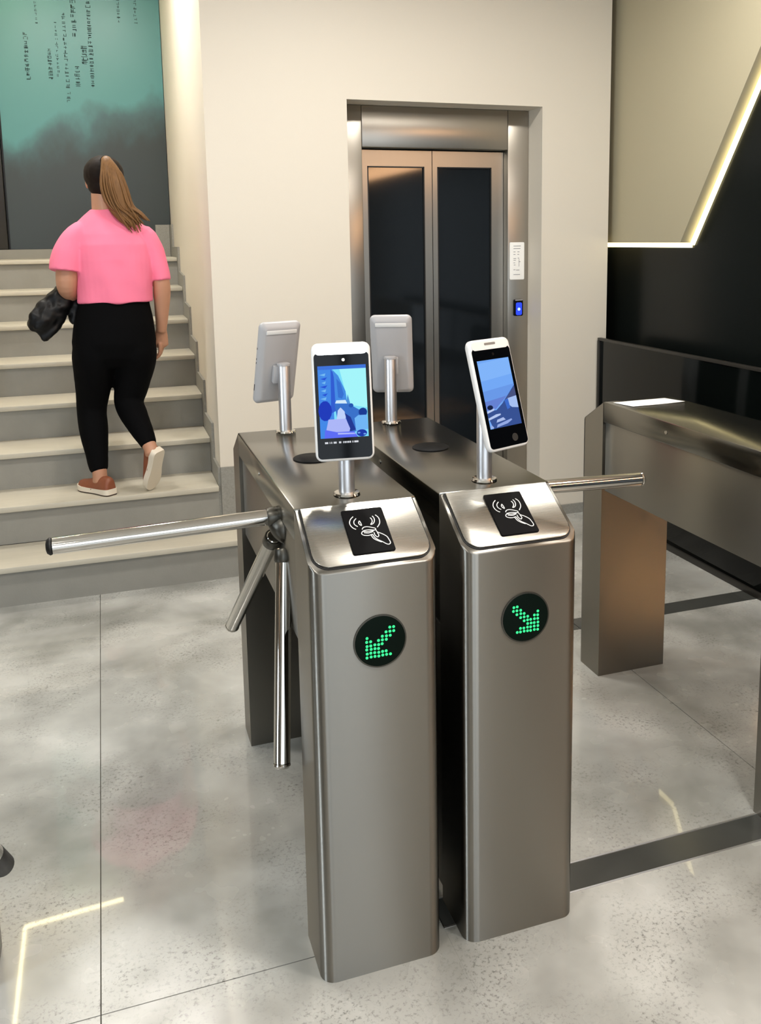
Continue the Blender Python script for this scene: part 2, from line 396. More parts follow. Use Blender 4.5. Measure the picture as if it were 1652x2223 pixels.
# columns of small square characters (too small to read): stroke clusters
cols = [(-0.739, 2.97, 2.654, 11, .030, 1), (-0.491, 3.11, 2.511, 22, .026, 0), (-0.425, 3.26, 2.95, 10, .034, 1), (-0.328, 3.30, 2.62, 26, .030, 1),
        (-0.372, 2.90, 2.77, 5, .042, 1), (-0.424, 2.76, 2.621, 6, .034, 1), (-0.595, 2.87, 2.66, 9, .030, 1), (-0.132, 3.40, 3.061, 14, .022, 0),
        (-0.02, 3.40, 3.056, 14, .022, 0), (-0.662, 3.25, 3.02, 9, .018, 0), (-0.545, 3.05, 2.68, 14, .020, 0)]
bm = bmesh.new()
for (x, za, zb, n, s, bold) in cols:
    for k in range(n):
        z = za + (zb - za) * (k + .5) / n
        hh = min(s, abs(zb - za) / n * 0.8)
        strokes = random.randint(3, 5) if bold else random.randint(2, 3)
        for q in range(strokes):
            if random.random() < 0.55:
                zz = z + random.uniform(-.5, .5) * hh; a = random.uniform(.5, 1) * s / 2; t = hh * .09
                box_bm(x - a, x + a, -0.0312, -0.0302, zz - t, zz + t, bm=bm)
            else:
                xx = x + random.uniform(-.5, .5) * s; a = random.uniform(.5, 1) * hh / 2; t = s * .07
                box_bm(xx - t, xx + t, -0.0312, -0.0302, z - a, z + a, bm=bm)
tag(bm_obj('lettering', bm, GLYPH, mur), kind='stuff')

# LED lines on the stairwell ceiling
def led_line(name, p0, p1, wdt, m, parent):
    p0 = Vector(p0); p1 = Vector(p1); d = (p1 - p0).normalized(); s = d.cross(Vector((0, 0, 1))) * wdt / 2
    bm = bmesh.new()
    lo = [p0 - s, p0 + s, p1 + s, p1 - s]; v = [bm.verts.new(q) for q in lo] + [bm.verts.new(q + Vector((0, 0, 0.015))) for q in lo]
    for f in ((0, 1, 2, 3), (7, 6, 5, 4), (0, 4, 5, 1), (1, 5, 6, 2), (2, 6, 7, 3), (3, 7, 4, 0)): bm.faces.new([v[i] for i in f])
    return bm_obj(name, bm, m, parent)
cl = tag(empty('ceiling_led_line', (0, 0, ZT - 0.016)), 'angled warm LED line on the ceiling above the stairs, mirrored in the floor', 'led strip')
led_line('led_segment', (-1.19, 4.12, 0), (-1.19, 5.02, 0), 0.022, LED_C, cl)
led_line('led_segment', (-1.19, 5.02, 0), (-0.49, 5.07, 0), 0.022, LED_C, cl)

# ------------------------------------------------------------------ lift
el = tag(empty('elevator', (0, YB + ED, 0)), 'brushed steel lift doorway with two glazed sliding doors set in the white wall', 'elevator')
JL, JR, HB = 0.95, 1.772, 2.027
box('jamb', EX0 + 0.001, JL, 0, 0.13, 0, EZ - 0.001, STEEL_ELV, el, 0.004)
box('jamb', JR, EX1 - 0.001, 0, 0.13, 0, EZ - 0.001, STEEL_ELV, el, 0.004)
box('header', JL + 0.001, JR - 0.001, 0, 0.13, HB + 0.001, EZ - 0.001, STEEL_ELV, el, 0.004)
box('sill', JL, JR, 0.01, 0.12, 0, 0.012, ALU, el)
def lift_door(x0, x1, gx0, gx1, y):
    d = bm_obj('door_panel', bmesh.new(), STEEL_ELV, el)
    bm = bmesh.new()
    gz0, gz1, t = 0.25, 1.938, 0.03
    for b in ((x0, gx0, y, y + t, 0.014, 2.02), (gx1, x1, y, y + t, 0.014, 2.02), (gx0, gx1, y, y + t, gz1, 2.02), (gx0, gx1, y, y + t, 0.014, gz0)): box_bm(*b, bm=bm)
    bm.to_mesh(d.data); bm.free()
    box('glass_pane', gx0 - 0.003, gx1 + 0.003, y + 0.010, y + 0.018, gz0 - 0.003, gz1 + 0.003, EGLASS, d)
    bb = bmesh.new(); e = 0.006
    for b in ((gx0, gx0 + e, y - .001, y + .010, gz0, gz1), (gx1 - e, gx1, y - .001, y + .010, gz0, gz1), (gx0, gx1, y - .001, y + .010, gz1 - e, gz1), (gx0, gx1, y - .001, y + .010, gz0, gz0 + e)): box_bm(*b, bm=bb)
    bm_obj('gasket', bb, BLACKRUB, d)
lift_door(0.952, 1.352, 0.993, 1.310, 0.058)
lift_door(1.356, 1.770, 1.383, 1.700, 0.058)
box('cabin_shadow', EX0 + 0.01, EX1 - 0.01, 0.131, 0.138, 0, EZ, BLACKVOID, el)

npl = tag(empty('notice_plate', (1.826, YB + ED, 1.43)), 'white printed instruction plate on the right jamb of the lift', 'sign')
prism('plate', rrect(0.088, 0.205, 0.006), 'y', -0.007, -0.0004, PAPER, npl, 0.001)
bm = bmesh.new()
for (x0, x1, z) in ((-.022, .022, .082), (-.022, .020, .068), (-.022, -.010, .050), (.002, .014, .050), (-.022, -.010, .036), (.002, .012, .036), (-.022, -.006, .014), (.004, .012, .016), (-.022, -.008, .004), (-.022, -.012, -.010), (-.020, -.010, -.022), (.010, .020, -.004), (-.022, -.010, -.048), (-.006, .014, -.050), (-.022, .018, -.075)):
    box_bm(x0, x1, -0.0076, -0.0070, z - .0014, z + .0014, bm=bm)
box_bm(.0105, .0125, -0.0076, -0.0070, -.03, .012, bm=bm)
tag(bm_obj('printed_lines', bm, INK, npl), kind='stuff')
rd = tag(empty('access_reader', (1.832, YB + ED, 1.172)), 'small black reader with glowing blue window beside the lift door', 'card reader')
prism('housing', rrect(0.052, 0.092, 0.008), 'y', -0.020, -0.0004, BLACKPL, rd, 0.002)
box('top_edge', -0.022, 0.022, -0.022, -0.004, 0.040, 0.045, GREYPL, rd, 0.001)
prism('blue_window', rrect(0.036, 0.070, 0.009, cy=-0.006), 'y', -0.0214, -0.0200, BLUE, rd)
lathe('lit_core', [(0, 0), (.0085, 0), (.0085, .0008), (0, .0008)], (0, -.0216, -.008), (0, -1, 0), BLUE_W, rd, 16)

# ------------------------------------------------------------------ right side: panel, LED line, partition
LA = Vector((2.144, 1.524)); DIR = Vector((-0.449, 0.706)).normalized()
tpar = (ZC - LA.y) / DIR.y; LT = LA + DIR * tpar
pn = prism('trim_1', [(3.25, LA.y), (LA.x, LA.y), (LT.x, LT.y), (3.25, LT.y)], 'x', 2.35, 2.4195, BEIGE, None, 0.002)
pn['kind'] = 'structure'
led = tag(empty('wall_led_line', (0, 0, 0)), 'bright warm LED line bent along the edge of the beige wall panel', 'led strip')
nrm = Vector((-DIR.y, DIR.x)); nrm = nrm if nrm.y < 0 else -nrm
o1 = LA + Vector((-0.012, -0.020)); 
wd = 0.024
def seg(name, a, b, na):
    q = [a, b, b + na * wd, a + na * wd]
    prism(name, [(p.x, p.y) for p in q], 'x', 2.409, 2.4195, LED_Y, led)
seg('led_segment', Vector((3.25, LA.y - 0.002)), LA + Vector((-0.004, -0.002)), Vector((0, -1)))
nd = Vector((-DIR.y, -abs(DIR.x))) ; nd.normalize(); nd = Vector((-abs(DIR.y), -abs(DIR.x)))
seg('led_segment', LA + nd * 0.002 , LT + nd * 0.002 - DIR * 0.01, nd)

pt = tag(empty('partition', (2.25, 0, 0)), 'waist-high dark tinted glass partition along the black wall', 'partition')
box('glass_panel', 0, 0.012, -1.2, YB - 0.012, 0.03, 0.985, TINT, pt, 0.001)
box('top_rail', -0.006, 0.018, -1.2, YB - 0.012, 0.985, 1.0, FRAMEBR, pt, 0.002)
box('base_rail', -0.010, 0.022, -1.2, YB - 0.012, 0.0, 0.03, FRAMEBR, pt, 0.002)
box('end_post', -0.008, 0.020, YB - 0.030, YB - 0.0125, 0.03, 0.985, FRAMEBR, pt, 0.002)

# ================================================================== TURNSTILES
TW, TL_, TH = 0.271, 1.12, 1.0
HS, YS, DL, ZB = 0.907, 0.152, 0.150, 0.686
def leg_shell(flip):
    # footprint with two rounded outer corners; the top follows the sloping end
    r = 0.032; n = 8
    plan = [(0, DL)]
    for k in range(n + 1):
        a = PI + PI / 2 * k / n; plan.append((r + r * math.cos(a), r + r * math.sin(a)))
    for k in range(n + 1):
        a = 1.5 * PI + PI / 2 * k / n; plan.append((TW - r + r * math.cos(a), r + r * math.sin(a)))
    plan.append((TW, DL))
    bm = bmesh.new(); lo, hi = [], []
    for (x, y) in plan:
        yy = TL_ - y if flip else y
        lo.append(bm.verts.new((x, yy, 0.0)))
        hi.append(bm.verts.new((x, yy, HS + (TH - HS) * y / YS)))
    N_ = len(plan)
    for i in range(N_):
        j = (i + 1) % N_; bm.faces.new((lo[i], lo[j], hi[j], hi[i]))
    bm.faces.new(lo); top = bm.faces.new(hi)
    bmesh.ops.bevel(bm, geom=list(top.edges), offset=0.003, segments=2, affect='EDGES', profile=0.5)
    return bm
def slope_pt(x, s, lift=0.0):
    # point on the sloping front: s metres up from the lower edge
    d = Vector((0, YS, TH - HS)).normalized(); nv = Vector((0, -(TH - HS), YS)).normalized()
    return Vector((x, 0, HS)) + d * s + nv * lift
SLEN = math.hypot(YS, TH - HS)
PADTL = (293, 130); AU = (225, -20); AV = (79, 253)
DET = AU[0] * AV[1] - AU[1] * AV[0]
def ic(p):
    dx, dy = p[0] - PADTL[0], p[1] - PADTL[1]
    return ((dx * AV[1] - dy * AV[0]) / DET, (AU[0] * dy - AU[1] * dx) / DET)
ICON = [[(363, 167), (350, 182), (345, 202), (352, 220), (366, 234), (381, 241)], [(380, 178), (370, 190), (368, 203), (374, 215), (390, 226)], [(398, 192), (394, 204), (400, 214), (410, 220), (406, 206), (398, 192)],
        [(484, 160), (500, 174), (508, 192), (508, 212), (496, 233)], [(468, 166), (478, 180), (480, 196), (474, 210), (460, 216), (468, 200), (464, 184), (456, 176)],
        [(414, 243), (420, 232), (440, 228), (470, 234), (486, 240), (482, 248), (450, 246), (424, 250), (414, 258), (412, 268), (424, 276), (448, 278), (470, 272)], [(424, 262), (450, 264), (474, 256)], [(418, 254), (446, 256), (480, 250)],
        [(470, 272), (482, 290), (500, 304), (524, 316), (548, 330), (562, 330), (566, 320), (556, 300), (546, 286), (520, 270), (496, 260), (486, 244)], [(478, 262), (484, 278), (498, 288), (504, 278), (496, 264)], [(462, 276), (474, 294), (492, 306), (520, 318)]]
def icon_pts(poly):
    out = []
    for p in smooth_pl([ic(q) for q in poly], 4):
        out.append((0.094 + 0.090 * p.x, (1 - p.y)))
    return out
ARROW = set()
for i in range(6): ARROW |= {(0, 2 + i)}
for i in range(7): ARROW |= {(i, 7)}
for i in range(5): ARROW |= {(1, 3 + i)}
for i in range(6): ARROW |= {(i, 6)}
for i in range(8): ARROW |= {(i, 7 - i)}
for i in range(7): ARROW |= {(i, 6 - i), (i + 1, 7 - i)}
def hub_and_arms(t, side, variant='normal'):
    s = -1 if side == 'L' else 1
    X = (lambda v: -v if False else v)
    xw = 0.012 if side == 'L' else TW - 0.012
    hy, hz = 0.36, 0.885
    def W(dx, dy, dz): return Vector((xw + s * dx, hy + dy, hz + dz))
    ax = Vector((s * 0.80, 0, -0.60)).normalized()
    hub = lathe('hub', [(0, -0.03), (0.036, -0.03), (0.040, -0.015), (0.038, 0.0), (0.030, 0.010), (0.014, 0.016), (0, 0.018)], W(0.006, 0, 0), ax, DARKMETAL, t, 28)
    if variant == 'normal':
        specs = [(W(0.004, 0.0, 0.040), W(0.512 if side == 'L' else 0.405, 0.0, 0.028), side == 'L'), (W(0.016, 0.020, -0.015), W(0.087, 0.340, -0.365), False), (W(0.004, -0.030, -0.030), W(0.052, -0.178, -0.485), False)]
    else:
        specs = [(W(0.02, 0.022, -0.03), W(0.087, 0.326, -0.42), True), (W(0.02, -0.022, -0.022), W(0.045, -0.22, -0.47), False)]
    for p0, p1, black in specs:
        d = (p1 - p0).normalized()
        a = rod('arm', p0, p1 - d * 0.010, 0.0185, CHROME, t, 24, 0.003)
        lathe('arm_collar', [(0, 0), (0.0210, 0), (0.0222, 0.003), (0.0222, 0.026), (0.0195, 0.030), (0, 0.030)], p0 + d * 0.002, d, DARKMETAL, a, 24)
        cl_ = 0.075 if (black and variant != 'normal') else 0.011
        lathe('end_cap', [(0, 0), (0.0188, 0), (0.0195, cl_ - 0.007), (0.015, cl_ - 0.001), (0.008, cl_ + 0.001), (0, cl_ + 0.001)], p1 - d * cl_, d, BLACKRUB if black else CHROME, a, 24)
def turnstile(loc, label, sides=('L',), arrow=None, variant='normal', closed=None, disc=True):
    t = tag(empty('turnstile', loc), label, 'turnstile', 'tripod turnstiles across the lobby')
    fl_ = bm_obj('front_leg', leg_shell(False), STEEL, t, 40)
    bm_obj('rear_leg', leg_shell(True), STEEL, t, 40)
    # top band and hanging side panels form the bridge
    box('top_cover', 0, TW, YS - 0.001, TL_ - YS + 0.001, 0.930, TH, STEEL_TOP_SHADED, t, 0.003)
    box('bridge_panel', 0.010, TW - 0.010, DL + 0.0005, TL_ - DL - 0.0005, ZB, 0.9295, STEEL, t, 0.002)
    if closed:
        xa = TW - 0.014 if closed == 'R' else 0.008
        box('side_panel', xa, xa + 0.006, DL + 0.0005, TL_ - DL - 0.0005, 0.02, ZB - 0.001, STEEL, t)
    # sloping lid on a dark gasket
    def slope_plate(name, inset, r, l0, l1, m, parent, bev=0.0):
        w2 = TW - 2 * inset; pts = []
        lo, hi = inset, SLEN - 0.006
        n = 8
        for k in range(n + 1):
            a = PI + PI / 2 * k / n; pts.append((inset + r + r * math.cos(a), lo + r + r * math.sin(a)))
        for k in range(n + 1):
            a = 1.5 * PI + PI / 2 * k / n; pts.append((TW - inset - r + r * math.cos(a), lo + r + r * math.sin(a)))
        pts += [(TW - inset, hi), (inset, hi)]
        bm = bmesh.new()
        a_ = [bm.verts.new(slope_pt(x, s, l0)) for x, s in pts]; b_ = [bm.verts.new(slope_pt(x, s, l1)) for x, s in pts]
        bm.faces.new(a_); tp = bm.faces.new(b_)
        for i in range(len(pts)):
            j = (i + 1) % len(pts); bm.faces.new((a_[i], a_[j], b_[j], b_[i]))
        if bev: bmesh.ops.bevel(bm, geom=list(tp.edges), offset=bev, segments=2, affect='EDGES', profile=0.5)
        return bm_obj(name, bm, m, parent, 40)
    slope_plate('lid_gasket', 0.0085, 0.036, 0.0002, 0.0022, BLACKRUB, t)
    lid = slope_plate('lid', 0.0115, 0.034, 0.0023, 0.0062, STEEL_LID_LIT, t, 0.0012)
    # contactless card pad
    bm = bmesh.new()
    pw, ps0, ps1 = 0.090, 0.031, 0.151
    pp = rrect(pw, ps1 - ps0, 0.005, 4, 0.139, (ps0 + ps1) / 2)
    a_ = [bm.verts.new(slope_pt(x, s, 0.0062)) for x, s in pp]; b_ = [bm.verts.new(slope_pt(x, s, 0.0095)) for x, s in pp]
    bm.faces.new(a_); tp = bm.faces.new(b_)
    for i in range(len(pp)): bm.faces.new((a_[i], a_[(i + 1) % len(pp)], b_[(i + 1) % len(pp)], b_[i]))
    bmesh.ops.bevel(bm, geom=list(tp.edges), offset=0.001, segments=2, affect='EDGES')
    pad = tag(bm_obj('card_pad', bm, BLACKPL, t, 40), 'black contactless pad printed with a hand holding a card')
    polys = []
    for pl in ICON:
        polys.append([(x, ps0 + v * (ps1 - ps0)) for x, v in icon_pts(pl)])
    bm_obj('card_icon', ribbon_bm(polys, 0.0019, lambda p: slope_pt(p.x, p.y, 0.0099)), PRINT, pad)
    # indicator
    if arrow:
        ind = lathe('indicator', [(0, 0), (0.0535, 0), (0.0535, 0.0025), (0.050, 0.0032), (0, 0.0032)], (0.139, 0.0, 0.751), (0, -1, 0), mat('indicator_face', rgb(4, 16, 10), 0.5, spec=0.08), t, 48)
        lathe('bezel', [(0.0535, 0.0), (0.0565, 0.0), (0.0565, 0.0022), (0.0535, 0.0024)], (0.139, 0.0, 0.751), (0, -1, 0), DARKMETAL, ind, 48)
        bm = bmesh.new(); sp = 0.0082
        for (c, r_) in sorted(ARROW):
            cc = c if arrow == 'L' else 7 - c
            x = 0.139 + (cc - 3.5) * sp + random.uniform(-.0006, .0006); z = 0.749 + (3.5 - r_) * sp + random.uniform(-.0006, .0006)
            lathe_bm([(0, 0), (0.0030, 0), (0.0030, 0.0006), (0.0018, 0.0012), (0, 0.0012)], (x, -0.0032, z), (0, -1, 0), 10, bm)
        tag(bm_obj('led_arrow', bm, LED_G, ind), 'green dotted arrow pointing diagonally down to the %s' % ('left' if arrow == 'L' else 'right'))
    # service cover disc on the top
    if disc: lathe('cover_disc', [(0, 0), (0.050, 0), (0.050, 0.002), (0.047, 0.004), (0, 0.004)], (TW / 2, 0.575, TH), (0, 0, 1), BLACKPL, t, 40)
    lathe('lock_screw', [(0, 0), (0.006, 0), (0.006, 0.0015), (0, 0.0025)], (-0.0002, 0.603, 0.967), (-1, 0, 0), CHROME, t, 16)
    for s in sides: hub_and_arms(t, s, variant)
    return t
X2, X3 = 0.3265, 1.2424
turnstile((0, 0, 0), 'stainless tripod turnstile with green arrow pointing down left, front left of pair', ('L',), 'L', closed='R')
turnstile((X2, 0, 0), 'stainless tripod turnstile with green arrow pointing down right, right of the pair', ('R',), 'R', closed='L')
turnstile((X3, 0.02, 0), 'stainless turnstile with white paper on top, beside the dark glass partition', (), 'L', disc=False)
turnstile((-0.655 - TW, 0.387 - TL_, 0), 'stainless turnstile mostly cut off by the left edge of the photo', ('R',), 'R', 'dropped')

# ------------------------------------------------------------------ face recognition terminals
def pic_obj(name, polys, w_, h_, y, parent):
    # flat lit picture: polygons with one colour each, layered a fraction of a millimetre apart
    me = bpy.data.meshes.new(name); V = []; F = []; C = []
    for i, (pts, col) in enumerate(polys):
        b = len(V)
        for (u, v) in pts: V.append(((u - .5) * w_, y - 0.00002 * i, (.5 - v) * h_))
        F.append(list(range(b, b + len(pts)))); C += [col] * len(pts)
    me.from_pydata(V, [], F); me.update()
    ca = me.color_attributes.new('picture', 'FLOAT_COLOR', 'CORNER')
    for i, c in enumerate(C): ca.data[i].color = rgb(*c)
    o = link(name, me, parent, SCREENM)
    return o
def screen_mat():
    m = bpy.data.materials.new('lit_display'); m.use_nodes = True
    nt = m.node_tree; nt.nodes.remove(nt.nodes['Principled BSDF'])
    e = nt.nodes.new('ShaderNodeEmission'); a = nt.nodes.new('ShaderNodeAttribute'); a.attribute_name = 'picture'
    nt.links.new(a.outputs['Color'], e.inputs[0]); e.inputs[1].default_value = 1.15
    nt.links.new(e.outputs[0], nt.nodes['Material Output'].inputs[0])
    return m
SCREENM = screen_mat()
def blob(cx, cy, rx, ry, n=14):
    return [(cx + rx * math.cos(2 * PI * k / n), cy + ry * math.sin(2 * PI * k / n)) for k in range(n)]
PIC1 = [([(0, 0), (1, 0), (1, 1), (0, 1)], (128, 226, 255)), ([(.45, .05), (1, .05), (1, .6), (.62, .55)], (168, 250, 255)),
        ([(0, 0), (1, 0), (1, .05), (0, .05)], (66, 118, 222)), ([(0, .05), (.30, .05), (.30, 1), (0, 1)], (70, 140, 236)),
        ([(.27, .05), (.36, .12), (.36, .62), (.24, .66)], (52, 96, 214)), ([(.30, .05), (.42, .14), (.56, .36), (.58, .55), (.34, .62), (.33, .16)], (72, 142, 232)),
        ([(.38, .18), (.46, .24), (.52, .40), (.48, .46), (.40, .44)], (58, 116, 214)),
        ([(.60, .40), (.66, .58), (.98, .66), (.98, .72), (.52, .66)], (84, 150, 222))]
for k in range(9):
    PIC1.append(([(.03 + .02 * (k % 3), .12 + k * .055), (.16 + .03 * (k % 2), .10 + k * .055), (.14, .14 + k * .055)], (44, 84, 216) if k % 2 else (120, 190, 246)))
PIC1 += [(blob(.12, .62, .14, .14), (36, 62, 190)), ([(.33, .52), (.36, .48), (.55, .48), (.58, .53)], (214, 238, 255)), ([(.32, .53), (.60, .53), (.86, .64), (.84, .92), (.40, .94)], (60, 116, 206)),
         (blob(.66, .56, .05, .03), (40, 90, 180)), ([(.34, .78), (.38, .62), (.44, .58), (.52, .64), (.54, .72), (.50, .80)], (196, 214, 255)), ([(.52, .66), (.64, .72), (.74, .90), (.62, .92)], (38, 60, 150)),
         (blob(.90, .66, .09, .06), (30, 62, 150)), ([(.72, .74), (.80, .70), (.98, .70), (1, .90), (.74, .92)], (116, 186, 250)), ([(.12, .90), (.18, .74), (.54, .74), (.62, .88), (.60, .92), (.12, .92)], (176, 186, 252)),
         ([(.10, .88), (.34, .92), (.70, .92), (.78, 1), (.08, 1)], (96, 112, 250)), ([(.36, .93), (.70, .94), (.74, .96), (.36, .955)], (176, 188, 255)), (blob(.86, .95, .11, .05), (34, 60, 170)), (blob(.80, .945, .03, .012), (110, 160, 240)), (blob(.92, .965, .03, .012), (110, 160, 240))]
PIC2 = [([(0, 0), (1, 0), (1, 1), (0, 1)], (118, 172, 250)), ([(0, .04), (1, 0), (1, .25), (0, .3)], (132, 184, 254)), ([(0, .45), (1, .40), (.9, .6), (0, .7)], (108, 156, 236)), ([(0, .6), (.7, .56), (.3, .72), (0, .73)], (104, 132, 214)),
        ([(.30, .74), (.52, .66), (1, .42), (1, 1), (.1, 1), (0, .82), (0, .74)], (58, 84, 150)), ([(.62, .62), (1, .44), (1, .58), (.7, .62)], (74, 84, 130)), ([(.70, .60), (1, .58), (1, .76), (.80, .74), (.72, .70)], (170, 196, 246)), ([(.60, .62), (.72, .60), (.74, .74), (.64, .76)], (64, 110, 206)),
        (blob(.12, .69, .09, .035), (26, 36, 70)), ([(0, .74), (.24, .71), (.22, .74), (0, .77)], (190, 208, 248)), ([(0, .84), (.26, .80), (.40, .80), (.40, .82), (.26, .84), (0, .87)], (186, 204, 246)), ([(.22, .92), (.26, .88), (.46, .86), (.52, .90)], (176, 194, 240)), ([(.20, .99), (.24, .95), (.70, .90), (.72, .92), (.56, .96)], (150, 172, 232)), ([(0, .99), (.05, .94), (.10, .97), (.12, .99)], (160, 182, 236))]
def terminal(px, py, c, yaw, tilt, roll, label, lit, pic):
    t = tag(empty('face_terminal', (px, py, TH)), label, 'face terminal', 'face recognition terminals on the turnstiles')
    pole = lathe('pole', [(0, 0), (0.018, 0), (0.018, 0.196), (0.0165, 0.2), (0, 0.2)], (0, 0, 0.0005), (0, 0, 1), ALU, t, 28)
    lathe('flange', [(0, 0), (0.028, 0), (0.030, 0.002), (0.028, 0.006), (0.019, 0.008), (0, 0.008)], (0, 0, 0.0005), (0, 0, 1), CHROME, pole, 32)
    lathe('pole_cap', [(0, 0), (0.0195, 0), (0.0195, 0.006), (0.015, 0.009), (0, 0.010)], (0, 0, 0.199), (0, 0, 1), GREYPL, pole, 28)
    M = Matrix.Rotation(yaw, 4, 'Z') @ Matrix.Rotation(tilt, 4, 'X') @ Matrix.Rotation(roll, 4, 'Y')
    M.translation = Vector(c) - Vector((px, py, TH))
    W_, H_ = 0.127, 0.255
    def P(o): o.matrix_local = M; return o
    # casing: rounded slab, front face at y=0, tapered back
    bm = bmesh.new(); rings = []
    for (y, ins, r) in ((0.0015, 0.0035, 0.012), (0.0, 0.006, 0.010),) : pass
    for (y, ins, r) in ((0.0, 0.0035, 0.0135), (0.0020, 0.0008, 0.0150), (0.005, 0.0, 0.0155), (0.012, 0.0, 0.0155), (0.0165, 0.003, 0.0145), (0.024, 0.013, 0.009), (0.0255, 0.016, 0.008)):
        rings.append([bm.verts.new((x, y, z)) for x, z in rrect(W_ - 2 * ins, H_ - 2 * ins, r, 6)])
    for a, b in zip(rings, rings[1:]):
        for i in range(len(a)):
            j = (i + 1) % len(a); bm.faces.new((a[i], a[j], b[j], b[i]))
    bm.faces.new(rings[0]); bm.faces.new(rings[-1])
    case = P(bm_obj('casing', bm, WHITEPL if lit is not None else GREYPL, t, 50))
    box('back_lip', -0.047, 0.047, 0.0235, 0.0285, 0.096, 0.108, WHITEPL, case, 0.002)
    for z_ in (0.045, 0.012, -0.0): box('port', W_ / 2 - 0.0006, W_ / 2 + 0.0006, 0.007, 0.0095, z_, z_ + 0.006, BLACKPL, case)
    box('port', W_ / 2 - 0.0006, W_ / 2 + 0.0006, 0.007, 0.0105, -0.085, -0.065, BLACKPL, case)
    box('bracket', -0.020, 0.020, 0.0255, 0.040, -0.055, 0.000, GREYPL, case, 0.003)
    glass = bm_obj('front_glass', prism_bm([(x, z) for x, z in rrect(0.1175, 0.228, 0.009, 5, 0, -0.0075)], 'y', -0.0008, 0.0006), SCRGLASS, case)
    bar = prism('light_bar', rrect(0.112, 0.0195, 0.0090, 6, 0, 0.1125), 'y', -0.0012, 0.0004, LIGHTBAR if lit else WHITEPL, case)
    if not lit:
        prism('grille', rrect(0.034, 0.0055, 0.002, 3, 0, 0.1155), 'y', -0.0016, -0.0012, mat('grille_grey', rgb(120, 118, 112), 0.5), bar)
    lathe('camera_eye', [(0, 0), (0.0035, 0), (0.0035, 0.0006), (0, 0.0006)], (0.004, -0.0008, 0.091), (0, -1, 0), BLACKPL if not lit else PRINT, glass, 14)
    d = empty('display'); d.parent = case
    COLN = pic_obj('display_picture', pic, 0.1035 if lit else 0.0985, 0.1555, -0.0010, case); COLN.location.z = 0.00125
    bpy.data.objects.remove(d)
    if lit:
        bm = bmesh.new()
        x = -0.043
        for wd_, g in ((.007, .003), (.0015, .002), (.002, .003), (.0065, .005), (.005, .004), (.0018, .0012), (.003, .0010), (.0016, .001), (.0032, .001), (.0032, .003), (.002, .002), (.009, .002)):
            box_bm(x, x + wd_, -0.0012, -0.0009, -0.0885, -0.0845, bm=bm); x += wd_ + g
        bm_obj('status_icons', bm, emat('icon_white', (0.9, 0.93, 1, 1), 0.9), glass)
    else:
        lathe('home_emblem', [(0, 0), (0.009, 0), (0.009, 0.0004), (0, 0.0004)], (0.020, -0.0008, -0.104), (0, -1, 0), mat('emblem_grey', rgb(38, 40, 40), 0.4), glass, 20)
    return t
terminal(0.1335, 0.218, (0.122, 0.186, 1.215), -0.171, -0.085, -0.014, 'white face terminal with glowing top light bar on the left turnstile front', True, PIC1)
terminal(0.463, 0.213, (0.486, 0.180, 1.210), 0.340, -0.279, -0.015, 'tilted white face terminal showing blue sky on the right turnstile front', False, PIC2)
terminal(0.1335, 0.919, (0.117, 0.957, 1.209), 3.368, -0.305, 0.006, 'grey-backed face terminal seen from behind at rear of left turnstile', None, PIC2)
terminal(0.463, 0.930, (0.480, 0.963, 1.212), 2.780, -0.273, 0.004, 'grey-backed face terminal seen from behind in front of the lift doors', None, PIC2)

# ------------------------------------------------------------------ paper on the third turnstile
def paper():
    bm = bmesh.new(); nx, ny = 8, 6; G = []
    c = [Vector((1.262, 0.960, 0)), Vector((1.470, 0.965, 0)), Vector((1.492, 0.880, 0)), Vector((1.282, 0.868, 0))]
    for j in range(ny + 1):
        row = []
        for i in range(nx + 1):
            u, v = i / nx, j / ny
            p = (c[0] * (1 - u) + c[1] * u) * (1 - v) + (c[3] * (1 - u) + c[2] * u) * v
            p.z = TH + 0.0006 + 0.0016 * (0.5 + 0.5 * math.sin(5 * u + 2 * v)) * (u + v) / 2
            row.append(bm.verts.new(p))
        G.append(row)
    for j in range(ny):
        for i in range(nx): bm.faces.new((G[j][i], G[j][i + 1], G[j + 1][i + 1], G[j + 1][i]))
    r = bmesh.ops.extrude_face_region(bm, geom=list(bm.faces))
    for e in r['geom']:
        if isinstance(e, bmesh.types.BMVert): e.co.z += 0.0006
    return bm_obj('paper_sheet', bm, PAPER, None)
tag(paper(), 'white sheet of paper lying on the turnstile beside the dark partition', 'paper')

